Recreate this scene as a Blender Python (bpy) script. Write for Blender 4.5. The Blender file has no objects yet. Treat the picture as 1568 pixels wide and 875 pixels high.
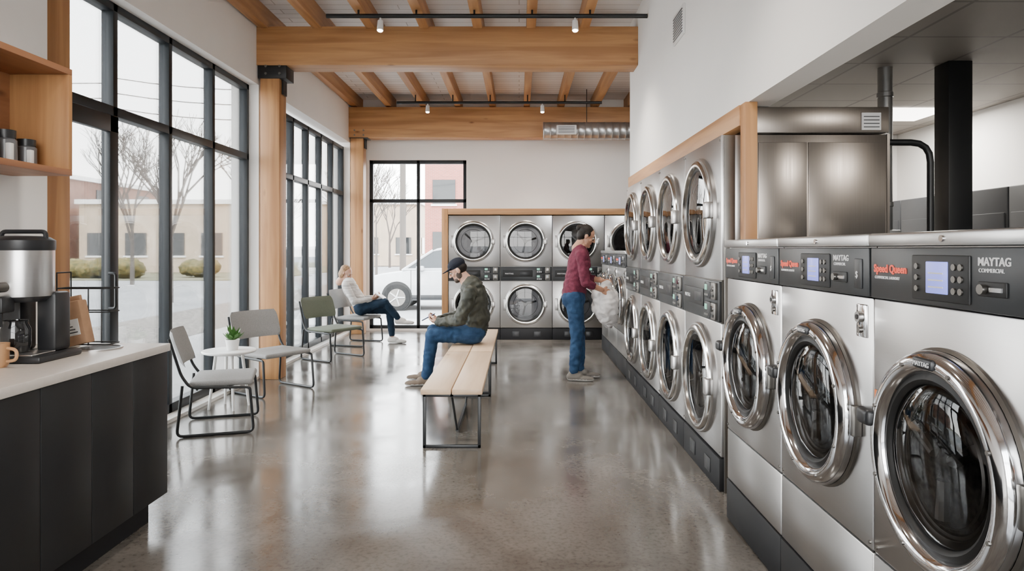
import bpy, bmesh, math, random, time
import numpy as np
from mathutils import Vector, Matrix, noise
random.seed(4)
S = bpy.context.scene
V = Vector

# ------------------------------------------------------------------ materials
def mat(name, c, rough=.5, metal=0., c2=None, scale=5., st=(1,1,1), bump=0., bscale=None, detail=4., r2=None,
        spec=.5, emit=None, es=0., coat=0., dist=0.):
    m = bpy.data.materials.new(name); m.use_nodes = True
    nt = m.node_tree; b = nt.nodes['Principled BSDF']
    b.inputs['Base Color'].default_value = (*c, 1)
    b.inputs['Roughness'].default_value = rough
    b.inputs['Metallic'].default_value = metal
    b.inputs['Specular IOR Level'].default_value = spec
    b.inputs['Coat Weight'].default_value = coat
    if emit:
        b.inputs['Emission Color'].default_value = (*emit, 1); b.inputs['Emission Strength'].default_value = es
    tc = nt.nodes.new('ShaderNodeTexCoord'); mp = nt.nodes.new('ShaderNodeMapping')
    mp.inputs['Scale'].default_value = st
    nt.links.new(tc.outputs['Object'], mp.inputs['Vector'])
    n = nt.nodes.new('ShaderNodeTexNoise'); n.inputs['Scale'].default_value = scale
    n.inputs['Detail'].default_value = detail; n.inputs['Distortion'].default_value = dist
    nt.links.new(mp.outputs[0], n.inputs['Vector'])
    if c2 is None: c2 = tuple(x*.93 for x in c)
    rp = nt.nodes.new('ShaderNodeValToRGB')
    rp.color_ramp.elements[0].position = .35; rp.color_ramp.elements[1].position = .65
    rp.color_ramp.elements[0].color = (*c, 1); rp.color_ramp.elements[1].color = (*c2, 1)
    nt.links.new(n.outputs['Fac'], rp.inputs[0]); nt.links.new(rp.outputs[0], b.inputs['Base Color'])
    if r2 is not None:
        mr = nt.nodes.new('ShaderNodeMapRange'); mr.inputs['To Min'].default_value = rough; mr.inputs['To Max'].default_value = r2
        mr.inputs['From Min'].default_value = .3; mr.inputs['From Max'].default_value = .7
        nt.links.new(n.outputs['Fac'], mr.inputs['Value']); nt.links.new(mr.outputs[0], b.inputs['Roughness'])
    if bump:
        bn = nt.nodes.new('ShaderNodeBump'); bn.inputs['Strength'].default_value = bump; bn.inputs['Distance'].default_value = .02
        src = n
        if bscale:
            src = nt.nodes.new('ShaderNodeTexNoise'); src.inputs['Scale'].default_value = bscale; src.inputs['Detail'].default_value = 3
            nt.links.new(mp.outputs[0], src.inputs['Vector'])
        nt.links.new(src.outputs['Fac'], bn.inputs['Height']); nt.links.new(bn.outputs[0], b.inputs['Normal'])
    return m

def wood(name, axis, c=(.47,.245,.098), c2=(.32,.148,.055), rough=.5):
    st = [14, 14, 14]; st[axis] = .8
    m = mat(name, c, rough, 0, c2, 1.0, tuple(st), bump=.08, detail=6, dist=.6)
    nt = m.node_tree; b = nt.nodes['Principled BSDF']
    rp = [n for n in nt.nodes if n.type == 'VALTORGB'][0]
    tc = [n for n in nt.nodes if n.type == 'TEX_COORD'][0]
    mp = nt.nodes.new('ShaderNodeMapping'); s2 = [3.5]*3; s2[axis] = 1.3; mp.inputs['Scale'].default_value = s2
    vo = nt.nodes.new('ShaderNodeTexVoronoi'); vo.inputs['Scale'].default_value = 1.6
    nt.links.new(tc.outputs['Object'], mp.inputs[0]); nt.links.new(mp.outputs[0], vo.inputs['Vector'])
    r2 = nt.nodes.new('ShaderNodeValToRGB'); r2.color_ramp.elements[0].position = .03; r2.color_ramp.elements[1].position = .12
    r2.color_ramp.elements[0].color = (.35,.25,.2,1); r2.color_ramp.elements[1].color = (1,1,1,1)
    nt.links.new(vo.outputs['Distance'], r2.inputs[0])
    mx = nt.nodes.new('ShaderNodeMixRGB'); mx.blend_type = 'MULTIPLY'; mx.inputs[0].default_value = .8
    nt.links.new(rp.outputs[0], mx.inputs[1]); nt.links.new(r2.outputs[0], mx.inputs[2])
    nt.links.new(mx.outputs[0], b.inputs['Base Color'])
    return m

def brickmat(name, c, mortar, w, h, ms, offset=.5, rough=.6, plane='XY', c2=None):
    m = bpy.data.materials.new(name); m.use_nodes = True
    nt = m.node_tree; b = nt.nodes['Principled BSDF']; b.inputs['Roughness'].default_value = rough
    tc = nt.nodes.new('ShaderNodeTexCoord'); mp = nt.nodes.new('ShaderNodeMapping')
    nt.links.new(tc.outputs['Object'], mp.inputs[0])
    if plane == 'XZ': mp.inputs['Rotation'].default_value = (math.radians(-90), 0, 0)
    bt = nt.nodes.new('ShaderNodeTexBrick'); bt.inputs['Scale'].default_value = 1
    bt.inputs['Brick Width'].default_value = w; bt.inputs['Row Height'].default_value = h
    bt.inputs['Mortar Size'].default_value = ms; bt.offset = offset
    bt.inputs['Color1'].default_value = (*c, 1); bt.inputs['Color2'].default_value = (*(c2 or tuple(x*.88 for x in c)), 1)
    bt.inputs['Mortar'].default_value = (*mortar, 1)
    nt.links.new(mp.outputs[0], bt.inputs['Vector']); nt.links.new(bt.outputs['Color'], b.inputs['Base Color'])
    return m

def glassmat(name, tint=(1,1,1), refl=1.0, dark=0.):
    m = bpy.data.materials.new(name); m.use_nodes = True; nt = m.node_tree; nt.nodes.clear()
    o = nt.nodes.new('ShaderNodeOutputMaterial'); t = nt.nodes.new('ShaderNodeBsdfTransparent'); t.inputs[0].default_value = (*tint, 1)
    g = nt.nodes.new('ShaderNodeBsdfGlossy'); g.inputs['Roughness'].default_value = .02
    f = nt.nodes.new('ShaderNodeFresnel'); f.inputs[0].default_value = 1.45
    mu = nt.nodes.new('ShaderNodeMath'); mu.operation = 'MULTIPLY'; mu.inputs[1].default_value = refl
    mx = nt.nodes.new('ShaderNodeMixShader')
    nt.links.new(f.outputs[0], mu.inputs[0]); nt.links.new(mu.outputs[0], mx.inputs[0])
    nt.links.new(t.outputs[0], mx.inputs[1]); nt.links.new(g.outputs[0], mx.inputs[2]); nt.links.new(mx.outputs[0], o.inputs[0])
    return m

M = {}
M['wall'] = mat('white_plaster', (.82,.80,.77), .7, c2=(.79,.77,.74), scale=1.2, bump=.02, bscale=80)
M['wx'] = wood('fir_grain_x', 0); M['wy'] = wood('fir_grain_y', 1); M['wz'] = wood('fir_grain_z', 2)
M['oakx'] = wood('shelf_wood', 1, (.36,.165,.075), (.26,.11,.05))
M['bench'] = wood('bench_oak', 1, (.62,.45,.30), (.52,.36,.23), .45)
M['black'] = mat('black_metal', (.008,.009,.010), .42, spec=.4)
M['frame'] = mat('window_frame_black', (.010,.013,.016), .45, spec=.4)
M['counter'] = mat('charcoal_laminate', (.008,.008,.009), .5, c2=(.011,.011,.011), scale=3, spec=.3)
M['stone'] = mat('counter_stone', (.60,.55,.50), .3, c2=(.56,.51,.46), scale=40)
M['steel'] = mat('brushed_steel', (.52,.51,.50), .28, 1., (.505,.495,.485), 8, (.8,.8,60), r2=.31)
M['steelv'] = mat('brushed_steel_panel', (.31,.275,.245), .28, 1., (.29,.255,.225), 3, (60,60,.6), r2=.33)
M['satin'] = mat('satin_steel', (.58,.57,.55), .19, 1.)
M['steeld'] = mat('dark_steel', (.20,.19,.175), .38, 1.)
M['chrome'] = mat('chrome', (.66,.66,.67), .10, 1.)
M['galv'] = mat('galvanized', (.50,.50,.49), .35, .9, (.38,.38,.38), 6)
M['plastic'] = mat('dark_plastic', (.014,.0145,.016), .38, spec=.4)
M['panel'] = mat('control_panel_grey', (.018,.0195,.021), .36, spec=.4)
M['rubber'] = mat('rubber', (.006,.006,.006), .5, spec=.4)
M['base'] = mat('machine_base', (.006,.006,.007), .55, spec=.25)
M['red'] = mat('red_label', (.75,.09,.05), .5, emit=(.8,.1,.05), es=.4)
M['white'] = mat('white_label', (.7,.7,.7), .5)
M['orange'] = mat('orange_label', (.85,.22,.05), .5)
M['screen'] = mat('lcd_screen', (.22,.24,.75), .3, emit=(.25,.30,.95), es=.9)
M['green'] = mat('led_green', (.2,.5,.35), .3, emit=(.3,.8,.6), es=.4)
M['dglass'] = mat('dark_door_glass', (.008,.008,.009), .05, 0, (.014,.014,.014), 4, spec=.6)
M['glass'] = glassmat('window_glass', (.98,.99,.99), .8)
M['tglass'] = glassmat('tinted_door_glass', (.5,.5,.51), 1.0)
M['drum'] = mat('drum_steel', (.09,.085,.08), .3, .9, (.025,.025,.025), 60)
M['ceil'] = brickmat('ceiling_planks', (.78,.76,.74), (.42,.39,.36), 2.6, .14, .006, plane='XY', c2=(.68,.66,.64))
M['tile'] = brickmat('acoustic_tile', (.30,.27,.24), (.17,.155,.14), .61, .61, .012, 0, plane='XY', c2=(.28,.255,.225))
M['brick'] = brickmat('brick_wall', (.32,.085,.06), (.34,.22,.19), .24, .08, .006, plane='XZ', c2=(.25,.07,.05))
M['brick2'] = mat('weathered_brick', (.24,.13,.095), .8, c2=(.18,.095,.07), scale=2)
M['beige'] = mat('beige_stucco', (.46,.36,.27), .8, c2=(.40,.32,.235), scale=1)
M['grey_seat'] = mat('grey_upholstery', (.23,.225,.22), .85, c2=(.19,.185,.18), scale=120, bump=.2)
M['green_seat'] = mat('sage_upholstery', (.115,.13,.095), .8, c2=(.09,.105,.075), scale=120, bump=.2)
M['whitep'] = mat('white_paint', (.75,.74,.72), .4)
M['leaf'] = mat('leaf', (.05,.14,.03), .5, c2=(.08,.20,.04), scale=30)
M['asphalt'] = mat('asphalt', (.19,.19,.19), .8, c2=(.24,.24,.24), scale=.4)
M['walk'] = mat('sidewalk', (.38,.37,.36), .8, c2=(.33,.32,.31), scale=2)
M['grass'] = mat('winter_grass', (.17,.15,.09), .9, c2=(.12,.12,.06), scale=3)
M['stones'] = mat('gravel', (.24,.21,.18), .9, c2=(.06,.055,.05), scale=14, bump=.6)
M['bark'] = mat('bark', (.085,.072,.062), .9)
M['bush'] = mat('hedge', (.17,.125,.035), .9, c2=(.06,.06,.02), scale=6, bump=.8)
M['carw'] = mat('car_paint_white', (.42,.43,.445), .2, coat=.6)
M['carg'] = mat('car_glass', (.015,.018,.02), .05)
M['tire'] = mat('tire', (.012,.012,.012), .7, spec=.2)
M['lamp'] = mat('lamp_glow', (1,1,1), .5, emit=(1,.93,.82), es=14)
M['lampw'] = mat('troffer_and_fill_glow', (1,1,1), .5, emit=(1,.95,.88), es=8)
M['kraft'] = mat('kraft_paper', (.36,.21,.12), .8, c2=(.31,.18,.10), scale=20)
M['mug'] = mat('mug_glaze', (.42,.23,.11), .35)
M['jar'] = mat('jar_grey', (.10,.10,.105), .3)
M['soff'] = mat('canopy_grey', (.20,.20,.20), .7)
M['hole'] = mat('dark_hole', (.03,.025,.02), .6)
M['locker'] = mat('locker_grey', (.035,.037,.041), .5)
# people
M['skin'] = mat('skin_tan', (.37,.19,.12), .5, c2=(.33,.165,.10), scale=20)
M['skin2'] = mat('skin_light', (.50,.29,.205), .5, c2=(.46,.26,.18), scale=20)
M['lip'] = mat('lips', (.32,.11,.09), .45)
M['eyew'] = mat('eye_white', (.45,.43,.40), .3)
M['iris'] = mat('eye_dark', (.02,.015,.01), .2)
M['hairb'] = mat('hair_black', (.006,.0045,.0035), .6, c2=(.013,.009,.007), scale=60, bump=.15, spec=.2)
M['hairbl'] = mat('hair_blond', (.30,.175,.09), .6, c2=(.16,.09,.043), scale=40, bump=.3, spec=.3)
M['beard'] = mat('beard', (.05,.032,.022), .8)
M['maroon'] = mat('maroon_knit', (.11,.020,.037), .85, c2=(.075,.013,.025), scale=30, bump=.3, spec=.2)
M['jeans'] = mat('denim_blue', (.020,.050,.105), .85, c2=(.010,.028,.066), scale=14, bump=.3, spec=.2)
M['jeansd'] = mat('denim_dark', (.010,.024,.045), .85, c2=(.007,.016,.03), scale=14, bump=.3, spec=.2)
M['jacket'] = mat('olive_jacket', (.046,.046,.034), .6, c2=(.018,.020,.015), scale=9, bump=.35, dist=1., spec=.3)
M['capm'] = mat('navy_cap', (.007,.009,.016), .8, spec=.2)
M['shoe'] = mat('grey_shoe', (.13,.115,.10), .8)
M['shoebr'] = mat('brown_shoe', (.14,.10,.07), .7)
M['sole'] = mat('rubber_sole', (.50,.48,.45), .6)
M['stripe'] = mat('striped_knit', (.60,.57,.54), .85, c2=(.32,.31,.30), scale=9, st=(.2,.2,8), bump=.15)
M['bag'] = mat('laundry_cotton', (.52,.49,.47), .85, c2=(.42,.40,.39), scale=6, bump=.3)

m = bpy.data.materials.new('polished_concrete'); m.use_nodes = True; nt = m.node_tree; b = nt.nodes['Principled BSDF']
tc = nt.nodes.new('ShaderNodeTexCoord')
def nz(sc, det, dist=0.):
    n = nt.nodes.new('ShaderNodeTexNoise'); n.inputs['Scale'].default_value = sc; n.inputs['Detail'].default_value = det
    n.inputs['Distortion'].default_value = dist
    nt.links.new(tc.outputs['Object'], n.inputs['Vector']); return n
n1 = nz(1.3, 10, .9); n2 = nz(45, 4); n3 = nz(2.2, 8, .3)
n1.inputs['Roughness'].default_value = .62
rp = nt.nodes.new('ShaderNodeValToRGB'); e = rp.color_ramp.elements
e[0].position = .34; e[0].color = (.068,.058,.048,1); e[1].position = .66; e[1].color = (.150,.136,.120,1)
nt.links.new(n1.outputs['Fac'], rp.inputs[0])
rp2 = nt.nodes.new('ShaderNodeValToRGB'); e = rp2.color_ramp.elements
e[0].position = .32; e[0].color = (.66,.64,.62,1); e[1].position = .52; e[1].color = (1.,1.,1.,1)
nt.links.new(n2.outputs['Fac'], rp2.inputs[0])
mx = nt.nodes.new('ShaderNodeMixRGB'); mx.blend_type = 'MULTIPLY'; mx.inputs[0].default_value = .8
nt.links.new(rp.outputs[0], mx.inputs[1]); nt.links.new(rp2.outputs[0], mx.inputs[2]); nt.links.new(mx.outputs[0], b.inputs['Base Color'])
mr = nt.nodes.new('ShaderNodeMapRange'); mr.inputs['From Min'].default_value = .3; mr.inputs['From Max'].default_value = .7
mr.inputs['To Min'].default_value = .11; mr.inputs['To Max'].default_value = .24
nt.links.new(n3.outputs['Fac'], mr.inputs['Value']); nt.links.new(mr.outputs[0], b.inputs['Roughness'])
b.inputs['Specular IOR Level'].default_value = .8
M['floor'] = m

# ------------------------------------------------------------------ builder
def link(o): S.collection.objects.link(o); return o
class B:
    def __init__(s): s.v = []; s.f = []; s.m = []; s.mats = []
    def mi(s, k):
        if k not in s.mats: s.mats.append(k)
        return s.mats.index(k)
    def add(s, vs, fs, k, T=None):
        o = len(s.v); i = s.mi(k)
        for v in vs: s.v.append(tuple(T @ V(v)) if T is not None else tuple(v))
        for f in fs: s.f.append(tuple(o+a for a in f)); s.m.append(i)
    def box(s, x0, x1, y0, y1, z0, z1, k, bev=0., T=None, seg=2):
        x0, x1 = min(x0,x1), max(x0,x1); y0, y1 = min(y0,y1), max(y0,y1); z0, z1 = min(z0,z1), max(z0,z1)
        vs = [(x,y,z) for x in (x0,x1) for y in (y0,y1) for z in (z0,z1)]
        fs = [(0,1,3,2),(4,6,7,5),(0,4,5,1),(2,3,7,6),(0,2,6,4),(1,5,7,3)]
        if bev:
            bm = bmesh.new(); bv = [bm.verts.new(v) for v in vs]
            for f in fs: bm.faces.new([bv[a] for a in f])
            bmesh.ops.bevel(bm, geom=list(bm.edges), offset=bev, segments=seg, profile=.5, affect='EDGES')
            bm.verts.index_update(); vs = [tuple(v.co) for v in bm.verts]; fs = [tuple(v.index for v in f.verts) for f in bm.faces]; bm.free()
        s.add(vs, fs, k, T)
    def cyl(s, p0, p1, r0, k, r1=None, seg=20, T=None, caps=True):
        p0 = V(p0); p1 = V(p1); r1 = r0 if r1 is None else r1
        d = (p1-p0).normalized(); a = d.orthogonal().normalized(); c = d.cross(a)
        vs = []
        for p, r in ((p0,r0),(p1,r1)):
            for i in range(seg):
                t = 2*math.pi*i/seg; vs.append(p + a*math.cos(t)*r + c*math.sin(t)*r)
        fs = [(i,(i+1)%seg,seg+(i+1)%seg,seg+i) for i in range(seg)]
        if caps: fs += [tuple(range(seg-1,-1,-1)), tuple(range(seg,2*seg))]
        s.add(vs, fs, k, T)
    def lathe(s, prof, c, k, axis='Z', seg=48, T=None):
        vs = []; fs = []; n = len(prof)
        for r, h in prof:
            for i in range(seg):
                t = 2*math.pi*i/seg; a, b_ = r*math.cos(t), r*math.sin(t)
                q = {'Z':(a,b_,h),'Y':(a,h,b_),'X':(h,a,b_)}[axis]
                vs.append((c[0]+q[0], c[1]+q[1], c[2]+q[2]))
        for j in range(n-1):
            for i in range(seg):
                fs.append((j*seg+i, j*seg+(i+1)%seg, (j+1)*seg+(i+1)%seg, (j+1)*seg+i))
        s.add(vs, fs, k, T)
    def tube(s, pts, r, k, fil=.04, seg=10, closed=False, T=None, radii=None):
        pts = [V(p) for p in pts]; P = []
        n = len(pts)
        for i, p in enumerate(pts):
            if (i in (0, n-1) and not closed) or fil <= 0: P.append(p); continue
            a = pts[i-1]; c = pts[(i+1) % n]
            da = (a-p); dc = (c-p); f = min(fil, da.length*.45, dc.length*.45)
            q0 = p+da.normalized()*f; q1 = p+dc.normalized()*f
            for t in (0,.25,.5,.75,1): P.append(q0*(1-t)**2 + p*2*t*(1-t) + q1*t*t)
        n = len(P); vs = []; fs = []; prev = None
        for i, p in enumerate(P):
            if closed: d = (P[(i+1)%n]-P[i-1]).normalized()
            else: d = (P[min(i+1,n-1)]-P[max(i-1,0)]).normalized()
            if prev is None: a = d.orthogonal().normalized()
            else:
                a = prev - d*prev.dot(d); a = a.normalized() if a.length > 1e-5 else d.orthogonal().normalized()
            prev = a; c = d.cross(a)
            rr = radii[i] if radii else r
            for j in range(seg):
                t = 2*math.pi*j/seg; vs.append(p + a*math.cos(t)*rr + c*math.sin(t)*rr)
        for i in range(n if closed else n-1):
            i2 = (i+1) % n
            for j in range(seg): fs.append((i*seg+j, i*seg+(j+1)%seg, i2*seg+(j+1)%seg, i2*seg+j))
        if not closed: fs += [tuple(range(seg-1,-1,-1)), tuple(range((n-1)*seg, n*seg))]
        s.add(vs, fs, k, T)
    def sph(s, c, r, k, seg=16, T=None):
        if not hasattr(r, '__len__'): r = (r,r,r)
        vs = []; fs = []; R = seg//2
        vs.append((c[0],c[1],c[2]+r[2]))
        for j in range(1, R):
            ph = math.pi*j/R
            for i in range(seg):
                t = 2*math.pi*i/seg
                vs.append((c[0]+r[0]*math.sin(ph)*math.cos(t), c[1]+r[1]*math.sin(ph)*math.sin(t), c[2]+r[2]*math.cos(ph)))
        vs.append((c[0],c[1],c[2]-r[2])); L = len(vs)-1
        for i in range(seg): fs.append((0, 1+i, 1+(i+1)%seg)); fs.append((L, L-seg+(i+1)%seg, L-seg+i))
        for j in range(R-2):
            for i in range(seg):
                a = 1+j*seg; fs.append((a+i, a+seg+i, a+seg+(i+1)%seg, a+(i+1)%seg))
        s.add(vs, fs, k, T)
    def extr(s, poly, y0, y1, k, bev=0., T=None):
        n = len(poly); bm = bmesh.new()
        a = [bm.verts.new((p[0], y0, p[1])) for p in poly]; c = [bm.verts.new((p[0], y1, p[1])) for p in poly]
        bm.faces.new(a); bm.faces.new(c[::-1])
        for i in range(n): bm.faces.new([a[(i+1)%n], a[i], c[i], c[(i+1)%n]])
        bmesh.ops.recalc_face_normals(bm, faces=bm.faces)
        if bev: bmesh.ops.bevel(bm, geom=list(bm.edges), offset=bev, segments=3, profile=.5, affect='EDGES')
        bm.verts.index_update()
        vs = [tuple(v.co) for v in bm.verts]; fs = [tuple(v.index for v in f.verts) for f in bm.faces]; bm.free()
        s.add(vs, fs, k, T)
    def text(s, txt, size, k, T, ext=.0008, bold=0):
        cu = bpy.data.curves.new('t', 'FONT'); cu.body = txt; cu.size = size; cu.extrude = ext; cu.offset = bold; cu.resolution_u = 3
        o = link(bpy.data.objects.new('t', cu)); bpy.context.view_layer.update()
        me = bpy.data.meshes.new_from_object(o.evaluated_get(bpy.context.evaluated_depsgraph_get()))
        s.add([tuple(v.co) for v in me.vertices], [tuple(p.vertices) for p in me.polygons], k, T)
        bpy.data.objects.remove(o); bpy.data.meshes.remove(me); bpy.data.curves.remove(cu)
    def mesh(s, name, ang=35):
        me = bpy.data.meshes.new(name); me.from_pydata(s.v, [], s.f)
        for k in s.mats: me.materials.append(M[k])
        me.polygons.foreach_set('material_index', s.m); me.polygons.foreach_set('use_smooth', [True]*len(s.f))
        me.update()
        bm = bmesh.new(); bm.from_mesh(me); bmesh.ops.recalc_face_normals(bm, faces=bm.faces); bm.to_mesh(me); bm.free()
        if ang < 180: me.set_sharp_from_angle(angle=math.radians(ang))
        return me
    def done(s, name, loc=(0,0,0), rz=0., ang=35):
        return place(name, s.mesh(name, ang), loc, rz)
def place(name, me, loc=(0,0,0), rz=0., sc=1.):
    o = link(bpy.data.objects.new(name, me)); o.location = loc; o.rotation_euler = (0,0,rz)
    if sc != 1.: o.scale = (sc,sc,sc) if not hasattr(sc,'__len__') else sc
    return o
def sbox(name, *a, **k):
    q = B(); q.box(*a, **k); return q.done(name)

# ------------------------------------------------------------------ room shell
CZ = 4.03
sbox('floor', -3.15, 4.6, -2.7, 12.1, -.12, 0, 'floor')
q = B(); X0, X1 = -3.15, -2.85
for a in [(3.66,12.1,3.22,CZ+.1),(3.66,4.1,0,3.22),(7.47,8.28,0,3.22),(11.5,12.1,0,3.22),(4.1,7.47,-.12,.03),(8.28,11.5,-.12,.03)]:
    q.box(X0, X1, a[0], a[1], a[2], a[3], 'wall')
q.box(X0, -2.53, -2.7, 3.66, 0, CZ+.1, 'wall')
q.done('wall_left')
q = B(); y0, y1 = 11.9, 12.1
q.box(-2.85, -2.62, y0, y1, 0, CZ+.1, 'wall'); q.box(-2.62, -.92, y0, y1, 2.98, CZ+.1, 'wall')
q.box(-.92, 4.6, y0, y1, 0, CZ+.1, 'wall'); q.box(-2.62,-.92,y0,y1,-.1,.03,'wall'); q.done('wall_back')
q = B(); q.box(1.29, 1.45, -2.5, 7.95, 2.25, CZ+.1, 'wall'); q.done('wall_right')
sbox('wall_return', 2.25, 4.4, 7.95, 8.1, 0, CZ+.1, 'wall')
sbox('wall_utility', 4.4, 4.6, -2.7, 12.1, 0, CZ+.1, 'wall')
q = B(); q.box(-2.53, 4.4, -2.7, -2.5, 3.3, CZ+.1, 'wall'); q.box(-2.53,-2.1,-2.7,-2.5,0,3.3,'wall'); q.box(1.2,4.4,-2.7,-2.5,0,3.3,'wall')  # opening in this unseen wall is sized to let in fill daylight
q.done('wall_front')
sbox('ceiling', -3.15, 1.29, -2.7, 7.95, CZ, CZ+.12, 'ceil')
sbox('ceiling_rear', -3.15, 4.6, 7.95, 12.1, CZ, CZ+.12, 'ceil')
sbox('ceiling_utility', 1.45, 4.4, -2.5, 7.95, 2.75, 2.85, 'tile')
q = B(); q.box(1.262, 1.34, 3.92, 7.9, 2.13, 2.25, 'wy', .004); q.done('trim_1')
q = B(); q.box(1.268, 1.338, 3.83, 3.915, 0, 2.25, 'wz', .004); q.done('trim_2')
q = B(); q.box(-2.85, 1.29, 7.40, 7.70, 3.42, 3.84, 'wx', .006); q.done('ceiling_beam')
q = B(); q.box(-2.85, 4.4, 11.40, 11.68, 3.29, 3.80, 'wx', .006); q.done('ceiling_beam')
q = B(); q.box(-2.53, 1.29, 1.6, 1.9, 3.42, 3.84, 'wx', .006); q.done('ceiling_beam')
q = B()
for i in range(-5, 14):
    x = -.45 + .58*i
    if x < -2.8 or x > 4.3: continue
    ya = -2.5 if x < 1.25 else 8.1
    q.box(x-.05, x+.05, ya, 11.9, 3.82, CZ, 'wy', .004)
q.done('ceiling_joists')
def column(y):
    q = B(); q.box(-2.82, -2.61, y, y+.22, 0, 3.44, 'wz', .006)
    q.box(-2.84, -2.53, y-.015, y+.235, 3.28, 3.46, 'black', .004)
    q.box(-2.60, -2.585, y+.05, y+.17, 3.12, 3.46, 'black')
    for dz in (3.33, 3.41):
        for dx in (-2.6, -2.75): q.cyl((dx, y-.03, dz), (dx, y-.01, dz), .014, 'steeld', seg=8)
    q.done('timber_column')
column(7.43); column(11.42); column(3.75)

def window_x(ya, yb, ny, zt, ztr, door=None):
    q = B(); fx0, fx1 = -3.045, -2.955; w = .028
    q.box(fx0, fx1, ya, yb, .03, .11, 'frame', .004); q.box(fx0, fx1, ya, yb, zt-.06, zt, 'frame', .004)
    q.box(fx0, fx1, ya, yb, ztr-.035, ztr+.035, 'frame', .004)
    ys = [ya+.03+(yb-ya-.06)*i/ny for i in range(ny+1)]
    if door: ys = door
    for y in ys: q.box(fx0, fx1, y-w, y+w, .03, zt, 'frame', .004)
    q.box(-3.005, -2.995, ya+.02, yb-.02, .08, zt-.03, 'glass')
    return q
window_x(4.1, 7.47, 4, 3.22, 2.43, [4.13, 5.0, 5.79, 6.61, 7.44]).done('window_1')
window_x(8.28, 11.5, 5, 3.15, 2.36).done('window_2')
q = B()
for a in [(4.17,4.27,.12,2.38),(4.86,4.96,.12,2.38),(4.17,4.96,.12,.30),(4.17,4.96,2.26,2.38)]:
    q.box(-2.953,-2.91,a[0],a[1],a[2],a[3],'frame',.004)
q.tube([(-2.91,4.84,1.0),(-2.86,4.84,1.0),(-2.86,4.84,1.25),(-2.91,4.84,1.25)],.010,'black',.03)
q.done('door_1')
q = B(); ya, yb = 11.96, 12.04
q.box(-2.62,-2.56,ya,yb,.03,2.98,'frame',.004); q.box(-.98,-.92,ya,yb,.03,2.98,'frame',.004)
for z in (.03,2.24,2.92): q.box(-2.62,-.92,ya,yb,z,z+.06,'frame',.004)
q.box(-1.795,-1.74,ya,yb,.03,2.98,'frame',.004); q.box(-2.6,-.94,11.995,12.005,.05,2.95,'glass'); q.done('window_3')
q = B()
for x in (-2.1,-1.0,.1,1.15): q.box(x,x+.05,-2.63,-2.55,0,3.3,'frame')
for z in (0,2.3,3.24): q.box(-2.1,1.2,-2.63,-2.55,z,z+.06,'frame')
q.done('fill_window_rear')  # unseen window behind the camera, added to fill the interior with daylight
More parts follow.
